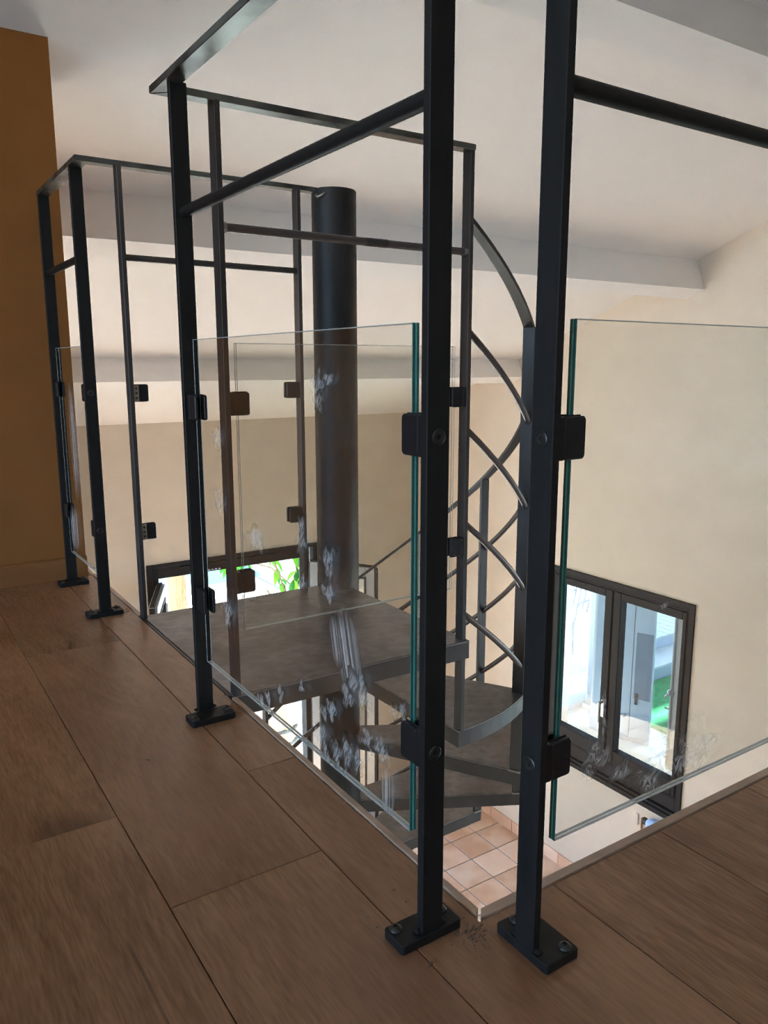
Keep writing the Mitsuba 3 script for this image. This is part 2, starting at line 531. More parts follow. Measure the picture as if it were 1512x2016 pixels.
# ochre wall closing the mezzanine
WO = struct('wall_ochre', 'ochre brown plastered end wall of the mezzanine')
OX = -0.018
add('surface', yz_prism([(1.7252, 0.0), (1.90, 0.0), (1.90, ceil_z(1.90) + 0.4), (1.7252, ceil_z(1.7252) + 0.4)], XL, OX), 'plaster_ochre', WO)
BB = struct('baseboard_ochre', 'ochre brown baseboard under the ochre wall')
add('board', yz_prism([(1.7125, 0.0003), (1.7252, 0.0003), (1.7252, 0.060), (1.7165, 0.060), (1.7125, 0.0565)], XL, OX + 0.0006), 'ochre_trim', BB)

# lower floor: terracotta tiles
FD = struct('floor_lower', 'terracotta tile floor of the room below')
add('bed', box(XL, XW, YR, YB + 0.02, ZG - 0.2, ZG - 0.004), 'grout', FD)
P = 0.2585
TX0, TY0 = 3.0783 + 2 * P - 40 * P, 3.6157 - 40 * P
far = []
tile_shapes = []
for v in range(6):
    m = prism(rect(0.004, P - 0.004, 0.004, P - 0.004, 0.006), -0.006, 0.0, 0.002, 0.0)
    tile_shapes.append((m, mikit.ply(m, 'terracotta', uv=uv_const(m, rng.random(), rng.random()))))
for i in range(45):
    for j in range(50):
        a, b = TX0 + i * P, TY0 + j * P
        if a < XL or b < YR or a + P > XW + 0.01 or b > YB - 0.05:
            continue
        if a > 1.4 and b > 1.9:
            put('tile', tile_shapes[rng.randrange(6)][1], FD, T().translate([a, b, ZG]))
        else:
            m = tile_shapes[0][0].copy()
            m.apply_translation([a, b, ZG])
            far.append(m)
m = join(*far)
k = add('far_tiles', m, 'terracotta', FD, uv=np.repeat(np.random.RandomState(3).rand(len(far), 2), len(far[0].vertices), 0))
labels[k] = {'kind': 'stuff'}
SK = struct('baseboard_right', 'terracotta tile skirting along the beige wall')
for j in range(26):
    b = TY0 + 0.1 + (j + 23) * P
    if b + P > YB - 0.02:
        break
    m = box(XW - 0.012, XW - 0.0002, b + 0.002, b + P - 0.002, ZG, ZG + 0.095, 0.0015)
    add('tile', m, 'terracotta', SK, uv=uv_const(m, rng.random(), rng.random()))

# ------------------------------------------------------------------ window in the right wall
W1 = struct('window_1', 'black framed two sash window with bluish glass')


def ring_yz(y0, y1, z0, z1, wl, wr, wt, wb, x0, x1, c=0.002):
    """A frame in the (y, z) plane, mitre free, as one mesh."""
    return join(box(x0, x1, y0, y0 + wl, z0, z1, c), box(x0, x1, y1 - wr, y1, z0, z1, c),
                box(x0, x1, y0 + wl, y1 - wr, z1 - wt, z1, c), box(x0, x1, y0 + wl, y1 - wr, z0, z0 + wb, c))


fr = add('frame', ring_yz(WY0 - 0.005, WY1 + 0.005, WZ0 - 0.02, WZ1 + 0.005, 0.03, 0.03, 0.03, 0.045, XW - 0.014, XW + 0.10), 'anthracite', W1)
add('inner_frame', ring_yz(WY0 + 0.028, WY1 - 0.028, WZ0 + 0.03, WZ1 - 0.028, 0.022, 0.022, 0.022, 0.10, XW + 0.004, XW + 0.11), 'anthracite', W1)
add('gasket', ring_yz(WY0 + 0.045, WY1 - 0.045, WZ0 + 0.11, WZ1 - 0.046, 0.012, 0.012, 0.012, 0.012, XW + 0.002, XW + 0.05), 'gasket', W1)
add('sill', box(XW - 0.03, XW + 0.03, WY0 - 0.004, WY1 + 0.004, WZ0 - 0.03, WZ0 + 0.005, 0.003), 'anthracite', W1)
add('sill_ledge', box(XW + 0.08, XW + 0.36, WY0 - 0.02, WY1 + 0.02, WZ0 + 0.06, WZ0 + 0.10, 0.004), 'white_paint', W1)
YM = 2.815
for a, b, lw, rw in ((WY0 + 0.050, YM - 0.006, 0.030, 0.062), (YM + 0.006, WY1 - 0.052, 0.062, 0.058)):
    s = add('sash', ring_yz(a, b, WZ0 + 0.135, WZ1 - 0.058, lw, rw, 0.055, 0.10, XW - 0.004, XW + 0.062, 0.004), 'anthracite', W1)
    add('pane', trimesh.Trimesh([[XW + 0.03, a + lw - 0.004, WZ0 + 0.23], [XW + 0.03, b - rw + 0.004, WZ0 + 0.23], [XW + 0.03, b - rw + 0.004, WZ1 - 0.11], [XW + 0.03, a + lw - 0.004, WZ1 - 0.11]],
                                [[0, 1, 2], [0, 2, 3]], process=False), 'window_glass', s)
h = add('handle', join(box(XW - 0.012, XW - 0.003, 2.836, 2.866, -1.83, -1.70, 0.003)), 'aluminium', W1)
add('lever', join(rod((XW - 0.045, 2.851, -1.715), (XW - 0.010, 2.851, -1.715), 0.009), box(XW - 0.055, XW - 0.038, 2.842, 2.862, -1.86, -1.703, 0.005)), 'aluminium', h)
add('closer', box(XW - 0.008, XW + 0.0, 3.05, 3.30, WZ1 - 0.078, WZ1 - 0.062, 0.002), 'gasket', W1)

# ------------------------------------------------------------------ double door in the back wall
D1 = struct('door_1', 'dark framed double door standing open to the terrace')


def ring_xz(x0, x1, z0, z1, wl, wr, wt, y0, y1, c=0.002):
    return join(box(x0, x0 + wl, y0, y1, z0, z1, c), box(x1 - wr, x1, y0, y1, z0, z1, c), box(x0 + wl, x1 - wr, y0, y1, z1 - wt, z1, c))


add('frame', ring_xz(DX0 - 0.01, DX1 + 0.01, ZG, DZ1 + 0.006, 0.045, 0.045, 0.030, YB - 0.012, YB + 0.06), 'anthracite', D1)
add('inner_frame', ring_xz(DX0 + 0.030, DX1 - 0.065, ZG, DZ1 - 0.022, 0.05, 0.055, 0.085, YB + 0.004, YB + 0.09), 'anthracite', D1)
add('closer_rail', box(1.35, 2.15, YB - 0.004, YB + 0.006, DZ1 - 0.046, DZ1 - 0.034, 0.002), 'gasket', D1)
slots = [box(1.42 + 0.028 * i, 1.436 + 0.028 * i, YB - 0.002, YB + 0.006, DZ1 - 0.098, DZ1 - 0.090) for i in range(9)]
add('vent_slots', join(*slots), 'aluminium', D1)


def door_leaf(hx, hy, ex, ey):
    """A glazed leaf from its hinge edge (hx, hy) to its free edge, with stepped profiles."""
    d = np.array([ex - hx, ey - hy])
    w = np.linalg.norm(d)
    M = rot_z(math.atan2(d[1], d[0]), (hx, hy, ZG))
    Hh = 2.20
    lf = add('leaf', turn(join(box(0, 0.075, -0.03, 0.03, 0.012, Hh, 0.003), box(w - 0.075, w, -0.03, 0.03, 0.012, Hh, 0.003),
                               box(0.075, w - 0.075, -0.03, 0.03, Hh - 0.085, Hh, 0.003), box(0.075, w - 0.075, -0.03, 0.03, 0.012, 0.13, 0.003)), M), 'leaf_frame', D1)
    add('rebate', turn(join(box(w - 0.001, w + 0.016, -0.022, 0.012, 0.02, Hh - 0.008, 0.002), box(-0.016, 0.001, -0.022, 0.012, 0.02, Hh - 0.008, 0.002),
                            box(0.0, w, -0.02, 0.012, Hh - 0.001, Hh + 0.012, 0.002)), M), 'anthracite', lf)
    add('bead', turn(join(box(0.072, 0.088, -0.036, 0.036, 0.12, Hh - 0.08, 0.002), box(w - 0.088, w - 0.072, -0.036, 0.036, 0.12, Hh - 0.08, 0.002),
                          box(0.088, w - 0.088, -0.036, 0.036, Hh - 0.098, Hh - 0.082, 0.002)), M), 'anthracite', lf)
    q = trimesh.Trimesh([[0.08, 0, 0.125], [w - 0.08, 0, 0.125], [w - 0.08, 0, Hh - 0.085], [0.08, 0, Hh - 0.085]], [[0, 1, 2], [0, 2, 3]], process=False)
    add('pane', turn(q, M), 'window_glass', lf)
    add('hinge', turn(join(*[rod((-0.012, 0.03, z), (-0.012, 0.03, z + 0.1), 0.011) for z in (0.25, 1.1, 1.95)]), M), 'aluminium', lf)


door_leaf(2.432, 4.955, 2.755, 4.478)
door_leaf(1.180, 4.945, 0.955, 4.415)

# ------------------------------------------------------------------ spiral staircase
CX, CY, CR = 0.543, 1.2417, 0.057
RISE, STEP = 0.2169, math.radians(30)
TH0 = math.radians(-90.3)
NT = 14
ST = thing('spiral_staircase', 'dark raw steel spiral staircase with a thick round column, standing in the floor opening', 'staircase')
colm = add('column', lathe([(0, ZG), (CR, ZG), (CR, 1.031), (CR - 0.0015, 1.0335), (CR - 0.006, 1.0335), (CR - 0.006, 1.0), (0, 1.0)], (CX, CY, 0), 64), 'steel_column', ST, smooth=30)
add('foot_plate', lathe([(0, ZG), (0.13, ZG), (0.13, ZG + 0.012), (0, ZG + 0.012)], (CX, CY, 0), 40), 'steel_raw', colm, smooth=30)
wp = [CX - 0.057 * math.cos(0.35) - 0.002, CY - 0.057 * math.sin(0.35) - 0.004, 1.012]
add('weld', tube([(wp[0] - 0.004, wp[1] + 0.010, 1.016), (wp[0] - 0.002, wp[1] + 0.002, 1.010), (wp[0] + 0.004, wp[1] - 0.008, 1.014), (wp[0] + 0.010, wp[1] - 0.012, 1.020)], 0.004, 8), 'weld', colm, smooth=True)
pl = add('platform', prism([(0.0035, 0.6990), (0.5572, 0.6900), (0.5572, 1.262), (0.0035, 1.262)], -0.006, 0.0, 0.0015), 'steel_tread', ST)
add('fascia', join(prism([(0.0035, 0.6992), (0.5570, 0.6902), (0.5570, 0.6952), (0.0035, 0.7042)], -0.042, -0.0055), box(0.5520, 0.5570, 0.697, 1.19, -0.042, -0.0055),
                   box(0.0036, 0.557, 1.257, 1.2619, -0.042, -0.0055)), 'steel_raw', pl)
add('underside_rib', join(box(0.02, 0.55, 0.95, 0.957, -0.04, -0.006), box(0.27, 0.277, 0.704, 1.257, -0.04, -0.006)), 'steel_raw', pl)
add('hanger', box(-0.0036, 0.003, 0.7045, 1.262, -0.09, -0.001, 0.001), 'steel_raw', pl)
RT = 0.5407
for n in range(1, NT + 1):
    a0 = TH0 + (n - 1) * STEP
    a1 = a0 + math.radians(32.0)
    nn = np.array([-math.sin(a0), math.cos(a0)]) * -0.012
    arc = [(CX + RT * math.cos(a), CY + RT * math.sin(a)) for a in np.linspace(a0, a1, 9)]
    n1 = np.array([-math.sin(a1), math.cos(a1)]) * 0.020
    inner = [(CX + 0.05 * math.cos(a1) + n1[0], CY + 0.05 * math.sin(a1) + n1[1]), (CX + 0.05 * math.cos(a0) + nn[0], CY + 0.05 * math.sin(a0) + nn[1])]
    poly = arc + inner
    z = -n * RISE
    tr = add('tread', prism(poly, z - 0.005, z, 0.0012), 'steel_tread', ST)
    # folded-down edges as one tray skirt
    pp = sg.polygon.orient(sg.Polygon(poly))
    ins = pp.buffer(-0.004, join_style=2)
    ptsO, ptsI = np.array(pp.exterior.coords)[:-1], np.array(sg.polygon.orient(ins).exterior.coords)[:-1]
    sk = trimesh.creation.extrude_polygon(pp.difference(ins), 0.036, engine='earcut')
    sk.apply_translation([0, 0, z - 0.041])
    add('skirt', sk, 'steel_raw', tr)


def hz(th):
    return 0.9045 - RISE * (th - TH0) / STEP


RH = 0.5213
ths = np.linspace(TH0 + 0.03, TH0 + 13.2 * STEP, 220)


def spiral(R, dz, prof):
    path = [(CX + R * math.cos(t), CY + R * math.sin(t), hz(t) + dz) for t in ths]
    frs = []
    s = RISE / STEP / R
    for t in ths:
        ra = np.array([math.cos(t), math.sin(t), 0])
        tg = np.array([-math.sin(t), math.cos(t), -s])
        tg /= np.linalg.norm(tg)
        frs.append((ra, np.cross(ra, tg) * -1))
    return sweep(path, prof, frs)


add('handrail', spiral(RH, 0.0, [(-0.0125, -0.004), (0.0125, -0.004), (0.0125, 0.004), (-0.0125, 0.004)]), 'steel_raw', ST, smooth=35)
oct_ = [(0.0072 * math.cos(a), 0.0072 * math.sin(a)) for a in np.linspace(0, 2 * math.pi, 13)[:-1]]
for i in range(1, 5):
    add('infill_bar', spiral(RH + 0.006, -0.018 - 0.2045 * i + 0.0, oct_), 'steel_bar', ST, smooth=True)
for k in range(1, 14):
    a = TH0 + k * STEP
    M = rot_z(a, (CX, CY, 0))
    ps = add('post', turn(box(RH - 0.0125, RH + 0.0165, -0.005, 0.005, -(k + 1) * RISE, hz(a) - 0.002, 0.0008), M), 'steel_raw', ST)
    zf = -(k + 1) * RISE
    add('weld', turn(join(*[trimesh.creation.icosphere(subdivisions=1, radius=0.004).apply_translation((RH - 0.012 + 0.005 * i, -0.006, zf + 0.001)) for i in range(6)]), M), 'weld', ps)

# ------------------------------------------------------------------ railings
SIDE_ROT = {'x': 0, 'y': 1}


def clamp(parent, post_face, axis, sgn, centre, zc, grip=0.009, bolt=True, empty=False):
    """A two-cheek glass clamp. axis: direction in which it reaches from the post face; centre: the pane's other coordinate."""
    Lc, Hc, Wc = 0.037, 0.040, 0.0205
    # local: u along reach, v thickness, z up
    cheeks = []
    for s in (-1, 1):
        v0, v1 = (grip / 2 + 0.0006, Wc / 2) if s > 0 else (-Wc / 2, -grip / 2 - 0.0006)
        if empty and s > 0:
            continue
        q = prism(rrect(0.009, Lc, -Hc / 2, Hc / 2, 0.0042), v0, v1, 0.0012)
        cheeks.append(turn(q, frame((0, 0, zc), (1, 0, 0), (0, 0, 1), (0, -1, 0))))
    body = join(*cheeks, box(0.0, 0.0105, 0.0015 if empty else -Wc / 2, Wc / 2, zc - Hc / 2, zc + Hc / 2, 0.001))
    pads = [box(0.0105, Lc - 0.003, (grip / 2 - 0.0005) if s > 0 else -grip / 2 - 0.0006, (grip / 2 + 0.0006) if s > 0 else -grip / 2 + 0.0005, zc - Hc / 2 + 0.003, zc + Hc / 2 - 0.003 + 0.004) for s in (-1, 1)]
    if axis == 'y':
        M = frame((centre, post_face, 0), (0, sgn, 0), (-sgn, 0, 0), (0, 0, 1))
    else:
        M = frame((post_face, centre, 0), (sgn, 0, 0), (0, sgn, 0), (0, 0, 1))
    key = add('clamp', turn(body, M), 'clamp_black', parent)
    if empty:
        add('mounting_plate', turn(join(box(0.0003, 0.0150, 0.0, 0.0040, zc - 0.019, zc + 0.019, 0.0006)), M), 'zinc', key)
        add('rubber_pad', turn(box(0.0155, Lc - 0.001, -0.0010, 0.0046, zc - 0.0185, zc + 0.0185, 0.0008), M), 'rubber', key)
        for dz in (-0.011, 0.0, 0.011):
            add('screw', turn(rod((0.0085, -0.0012, zc + dz), (0.0085, 0.0036, zc + dz), 0.0026, 12), M), 'screw_dark', key, smooth=30)
    else:
        add('rubber_pad', turn(join(*pads), M), 'rubber', key)
    return key


def bolt_head(parent, o, ax):
    """A flush countersunk socket bolt seen on the face of a flat bar; ax is the outward direction."""
    pr_ = [(0.0028, -0.004), (0.0028, 0.0001), (0.0062, 0.0003), (0.0066, 0.0010), (0.0072, 0.0010), (0.0076, -0.0015), (0.0, -0.0015), (0.0, -0.004)]
    m = lathe([(0.0, -0.003), (0.0026, -0.003), (0.0026, 0.0003), (0.0058, 0.0006), (0.0066, 0.0001), (0.0070, 0.0011), (0.0078, 0.0006), (0.0078, -0.002), (0, -0.0031)], n=24)
    ax = np.array(ax, float)
    u = np.array([0, 0, 1.0])
    m = turn(m, frame(o, u, np.cross(ax, u), ax))
    add('bolt', m, 'screw_dark', parent, smooth=30)


def floor_screw(parent, x, y, z):
    m = lathe([(0, -0.004), (0.0075, -0.004), (0.0075, 0.001), (0.0068, 0.0022), (0.0048, 0.0038), (0.0024, 0.0044), (0.0022, 0.0025), (0.0, 0.0025)], (x, y, z), 24)
    add('screw', m, 'screw_dark', parent, smooth=30)


def flat_post(parent, x0, x1, y0, y1, z1, plate, holes, mt='steel_black', z0=0.0095, bolts=()):
    ps = add('post', box(x0, x1, y0, y1, z0, z1, 0.0009), mt, parent)
    a, b, c, d = plate
    add('base_plate', prism(rrect(a, b, c, d, 0.0038, 4), 0.0001, 0.0110, 0.0008), mt, ps)
    fil = []
    for s in (0, 1):                      # weld fillets at the foot
        xx = x0 if s == 0 else x1
        if x1 - x0 > y1 - y0:
            fil.append(prism([(xx - 0.006, y0 + 0.001), (xx + 0.006, y0 + 0.001), (xx + 0.006, y1 - 0.001), (xx - 0.006, y1 - 0.001)], 0.0095, 0.0150, 0.003))
        else:
            yy = y0 if s == 0 else y1
            fil.append(prism([(x0 + 0.001, yy - 0.006), (x1 - 0.001, yy - 0.006), (x1 - 0.001, yy + 0.006), (x0 + 0.001, yy + 0.006)], 0.0095, 0.0150, 0.003))
    add('weld', join(*fil), mt, ps)
    for x, y in holes:
        floor_screw(ps, x, y, 0.0110)
    for o, ax in bolts:
        bolt_head(ps, o, ax)
    return ps


ZC = (0.5335, 0.2135)
# left railing at the front: posts A and P2
RA = thing('railing', 'black flat steel railing left of the stair opening, from the front corner to the landing', 'railing')
flat_post(RA, -0.0777, -0.0507, 0.0, 0.010, 1.019, (-0.106, -0.0278, -0.004, 0.031), ((-0.0965, 0.022), (-0.0385, 0.021)), bolts=[((-0.064, -0.0002, z), (0, -1, 0)) for z in ZC])
flat_post(RA, -0.0802, -0.0532, 0.650, 0.660, 1.019, (-0.1050, -0.0277, 0.6125, 0.6500), ((-0.0975, 0.6210), (-0.0360, 0.6330)))
add('handrail', prism([(-0.0885, -0.02), (-0.0600, -0.02), (-0.0600, 0.6900), (-0.0885, 0.7185)], 1.0165, 1.0277, 0.0010), 'steel_rail', RA)
add('round_bar', rod((-0.0640, 0.006, 0.8325), (-0.0660, 0.652, 0.8325), 0.0083, 24), 'steel_black', RA, smooth=30)
for z in ZC:
    clamp(RA, 0.010, 'y', 1, -0.064, z)
    clamp(RA, 0.650, 'y', -1, -0.0657, z)
# right railing: post B and its far partner outside the frame
RB = thing('railing', 'black flat steel railing along the right side of the stair opening', 'railing')
flat_post(RB, 0.0, 0.010, -0.0838, -0.0565, 1.019, (-0.001, 0.0455, -0.1045, -0.0290), ((0.034, -0.0955), (0.020, -0.0380)), bolts=[((-0.0002, -0.070, z), (-1, 0, 0)) for z in ZC])
flat_post(RB, 0.650, 0.660, -0.0838, -0.0565, 1.019, (0.614, 0.6500, -0.1045, -0.0290), ((0.623, -0.0955), (0.640, -0.0380)))
add('handrail', box(-0.03, 0.69, -0.0845, -0.056, 1.0165, 1.0277, 0.0010), 'steel_rail', RB)
add('round_bar', rod((0.006, -0.070, 0.8335), (0.652, -0.070, 0.8335), 0.0086, 24), 'steel_black', RB, smooth=30)
for z in ZC:
    clamp(RB, 0.010, 'x', 1, -0.070, z)
    clamp(RB, 0.650, 'x', -1, -0.070, z)
# far railing: posts P3 and P4
RC = thing('railing', 'black flat steel railing at the far end, in front of the ochre wall', 'railing')
flat_post(RC, -0.0835, -0.0565, 1.3075, 1.3175, 1.027, (-0.1120, -0.0288, 1.3035, 1.3425), ((-0.1000, 1.330), (-0.0385, 1.333)), bolts=[((-0.0700, 1.3073, z), (0, -1, 0)) for z in (0.5365, 0.2125)])
flat_post(RC, -0.0855, -0.0585, 1.6560, 1.6660, 1.027, (-0.1110, -0.0340, 1.630, 1.668), ((-0.1010, 1.640), (-0.0430, 1.655)))
add('handrail', prism([(-0.0870, 1.2380), (-0.0560, 1.2650), (-0.0575, 1.668), (-0.0870, 1.668)], 1.0245, 1.0357, 0.0010), 'steel_rail', RC)
add('round_bar', rod((-0.0700, 1.312, 0.836), (-0.0720, 1.660, 0.836), 0.0083, 20), 'steel_black', RC, smooth=30)
for z in (0.5365, 0.2125):
    clamp(RC, 1.3175, 'y', 1, -0.070, z)
    clamp(RC, 1.6560, 'y', -1, -0.072, z)
# railing on the landing with a glass pane: Q1 and Q2
RD = thing('landing_railing', 'dark raw steel railing on the near edge of the landing, holding a glass pane', 'railing')
add('post', box(0.0068, 0.0168, 0.6925, 0.7200, 0.0, 1.019, 0.0008), 'steel_raw', RD)
q2 = add('post', box(0.5412, 0.5512, 0.6950, 0.7205, -RISE, 1.019, 0.0008), 'steel_raw', RD)
add('handrail', prism([(-0.0880, 0.7205), (-0.0600, 0.6925), (0.5512, 0.6925), (0.5512, 0.7205)], 1.0165, 1.0277, 0.0010), 'steel_rail', RD)
rb = add('round_bar', rod((0.0168, 0.706, 0.8258), (0.5412, 0.706, 0.8248), 0.0072, 24), 'steel_bar', RD, smooth=30)
add('sleeve', rod((0.300, 0.706, 0.8253), (0.348, 0.706, 0.8253), 0.0077, 24), 'steel_raw', rb, smooth=30)
add('collar', rod((0.0168, 0.706, 0.8258), (0.0250, 0.706, 0.8258), 0.0090, 6), 'weld', rb)
add('collar', rod((0.5320, 0.706, 0.8248), (0.5412, 0.706, 0.8248), 0.0100, 6), 'weld', rb)
for z in ZC:
    clamp(RD, 0.0168, 'x', 1, 0.706, z)
    clamp(RD, 0.5412, 'x', -1, 0.706, z)
# railing on the landing without glass: R1 and R2 up to the column
RE = thing('landing_railing', 'dark raw steel railing on the far edge of the landing, its clamps still empty', 'railing')
add('post', box(-0.0020, 0.0080, 1.2330, 1.2600, 0.0, 1.027, 0.0008), 'steel_raw', RE)
add('post', box(0.4330, 0.4430, 1.2330, 1.2600, 0.0, 1.027, 0.0008), 'steel_raw', RE)
add('handrail', prism([(-0.0880, 1.2375), (0.4910, 1.2340), (0.4870, 1.2620), (-0.0570, 1.2655)], 1.0245, 1.0357, 0.0010), 'steel_rail', RE)
add('round_bar', rod((0.0080, 1.2465, 0.8352), (0.4330, 1.2465, 0.8325), 0.0072, 20), 'steel_raw', RE, smooth=30)
for z in (0.5365, 0.2105):
    clamp(RE, 0.0080, 'x', 1, 1.2465, z, empty=True)
    clamp(RE, 0.4330, 'x', -1, 1.2465, z)


# ------------------------------------------------------------------ glass panes
def pane(key, o, d, length, z0, z1, near_green=True, t=0.0082):
    """A laminated pane from o along the unit direction d: a clear sheet with polished green edges."""
    d = np.array([d[0], d[1], 0.0])
    nrm_ = np.array([-d[1], d[0], 0.0])
    o = np.array([o[0], o[1], 0.0])

    def at(u, z, v=0.0):
        return o + d * u + nrm_ * v + np.array([0, 0, z])
    add('sheet', trimesh.Trimesh([at(0.0006, z0 + 0.0006), at(length - 0.0006, z0 + 0.0006), at(length - 0.0006, z1 - 0.0006), at(0.0006, z1 - 0.0006)], [[0, 1, 2], [0, 2, 3]], process=False), 'glass_pane', key)
    M = frame(o, d, nrm_, (0, 0, 1))
    e = 0.0012
    for u0, u1, green in ((0.0, e, near_green), (length - e, length, False)):
        if green:
            k = add('edge', turn(join(box(u0, u1, -t / 2, -0.0008, z0, z1, 0.0004), box(u0, u1, 0.0008, t / 2, z0, z1, 0.0004)), M), 'glass_edge', key)
            add('interlayer', turn(box(u0 + 0.0002, u1 - 0.0002, -0.0009, 0.0009, z0 + 0.0005, z1 - 0.0005), M), 'glass_core', k)
        else:                       # a polished edge that lets the light through: only its arrises show
            add('edge', turn(join(box(u0, u1, -t / 2, -t / 2 + 0.0007, z0, z1, 0.0002), box(u0, u1, t / 2 - 0.0005, t / 2, z0, z1, 0.0002)), M), 'glass_arris', key)
    for zz0, zz1 in ((z0, z0 + 0.0008), (z1 - 0.0008, z1)):
        add('edge', turn(join(box(e, length - e, -t / 2, -0.0006, zz0, zz1, 0.0002), box(e, length - e, 0.0006, t / 2, zz0, zz1, 0.0002)), M), 'glass_arris', key)
    return at


GA = thing('glass_panel', 'clear glass pane with smeared handprints, left of the stair opening, nearest the floor corner', 'glass panel')
dA = np.array([-0.0017, 0.590])
LA = np.linalg.norm(dA)
atA = pane(GA, (-0.0640, 0.0370), dA / LA, LA, 0.107, 0.6395)
GB = thing('glass_panel', 'clear glass pane in the railing right of the stair opening, in front of the window', 'glass panel')
atB = pane(GB, (0.0345, -0.070), (1, 0), 0.590, 0.119, 0.641)
GC = thing('glass_panel', 'narrow dusty glass pane before the ochre wall', 'glass panel')
dC = np.array([-0.0010, 0.287])
LC = np.linalg.norm(dC)
atC = pane(GC, (-0.0702, 1.345), dC / LC, LC, 0.098, 0.644, False)
GD = thing('glass_panel', 'clear glass pane standing across the near edge of the steel landing', 'glass panel')
atD = pane(GD, (0.0335, 0.706), (1, 0), 0.481, 0.121, 0.637, False)


SMEAR_LABEL = {'print': 'whitish fingerprint smear', 'streak': 'whitish wiped streak', 'swirl': 'curly white wiping marks', 'haze': 'faint dusty haze'}


def smudge(key, at, side, length, z0, z1, kind, u, z, ru, rz, deg):
    """A film of dust on the face of a pane, as a small disc of its own."""
    rings, segs = 4, 20
    pts, uvs = [(0, 0)], [(0, 0)]
    wob = [1 + 0.22 * math.sin(3 * 2 * math.pi * k / segs + 40 * u) + 0.16 * math.sin(5 * 2 * math.pi * k / segs + 90 * z) if kind != 'streak' else 1.0 for k in range(segs)]
    for r in range(1, rings + 1):
        for k in range(segs):
            a = 2 * math.pi * k / segs
            pts.append((r / rings * math.cos(a) * wob[k], r / rings * math.sin(a) * wob[k]))
            uvs.append((r / rings * math.cos(a), r / rings * math.sin(a)))
    uvs = np.array(uvs)
    c_, s_ = math.cos(math.radians(deg)), math.sin(math.radians(deg))
    V = []
    for a, b in pts:
        du, dz = a * ru, b * rz
        du, dz = du * c_ - dz * s_, du * s_ + dz * c_
        V.append(at(min(max(u + du, 0.002), length - 0.002), min(max(z + dz, z0 + 0.002), z1 - 0.002), side))
    Fc = [[0, 1 + k, 1 + (k + 1) % segs] for k in range(segs)]
    for r in range(1, rings):
        for k in range(segs):
            a, b = 1 + (r - 1) * segs + k, 1 + (r - 1) * segs + (k + 1) % segs
            Fc += [[a, a + segs, b + segs], [a, b + segs, b]]
    k = add('smudge', trimesh.Trimesh(V, Fc, process=False), 'smudge_' + kind, key, uv=uvs)
    labels[k] = {'label': SMEAR_LABEL[kind]}


SM_A = [('print', .1869, .5730, .0132, .0223, 10), ('print', .1628, .5849, .0137, .0068, 0),
        ('print', .1850, .5584, .0109, .0118, 0), ('print', .5049, .4916, .0142, .0156, 0), ('print', .5067, .3953, .0123, .0178, 0),
        ('print', .3771, .3593, .0239, .0164, 0), ('print', .1687, .3682, .0157, .0239, 8), ('print', .1721, .3316, .0147, .0090, 0), ('print', .2351, .3857, .0122, .0266, 0),
        ('print', .2333, .3299, .0096, .0121, 0), ('streak', .1258, .2709, .0248, .0445, -14), ('streak', .1516, .2755, .0120, .0290, -12), ('print', .1093, .2370, .0178, .0139, 0),
        ('print', .0928, .2305, .0130, .0187, 0), ('print', .1268, .2149, .0162, .0130, 0), ('print', .1830, .1704, .0103, .0152, 0), ('print', .1661, .1837, .0113, .0135, 0),
        ('print', .1906, .1364, .0158, .0240, -14), ('print', .1549, .1325, .0148, .0178, 5), ('print', .1280, .1429, .0117, .0227, 0), ('print', .0770, .1777, .0211, .0138, 0),
        ('print', .0539, .1814, .0162, .0159, 0), ('print', .0281, .2350, .0067, .0094, 0), ('print', .0120, .2429, .0065, .0114, 0), ('print', .3050, .1529, .0096, .0122, 5), ('print', .3470, .1298, .0086, .0128, 0), ('print', .3736, .1199, .0142, .0098, 0),
        ('print', .2435, .1860, .0072, .0101, 0), ('print', .4873, .2212, .0185, .0256, 8), ('print', .1026, .1411, .0090, .0170, 0), ('streak', .0406, .1353, .0119, .0248, 0)]
SM_B = [('swirl', .2238, .1595, .0428, .0349, 0), ('swirl', .1607, .1714, .0185, .0193, 0), ('swirl', .0575, .1943, .0242, .0208, 0), ('swirl', .0996, .1670, .0205, .0136, 0),
        ('swirl', .1235, .1505, .0177, .0114, 0), ('swirl', .1503, .1422, .0277, .0155, 0), ('print', .0665, .2320, .0056, .0353, 4),
        ('print', .1523, .3448, .0096, .0041, 0)]
SM_C = [('streak', .1581, .4086, .0343, .1649, 0), ('streak', .2225, .1735, .0490, .0667, 0)]
SM_D = [('print', .0215, .1855, .0202, .0097, 0)]
for i, q in enumerate(SM_A):
    q = (q[0], q[1], q[2], q[3] * 1.2, q[4] * 1.2, q[5])
    smudge(GA, atA, 0.0045 + 0.00004 * i, LA, 0.107, 0.6395, *q)
for i, q in enumerate(SM_B):
    smudge(GB, atB, -0.0045 - 0.00004 * i, 0.590, 0.119, 0.641, *q)
for i, q in enumerate(SM_C):
    smudge(GC, atC, 0.0045 + 0.00004 * i, LC, 0.098, 0.644, *q)
for i, q in enumerate(SM_D):
    smudge(GD, atD, -0.0045 - 0.00004 * i, 0.481, 0.121, 0.637, *q)

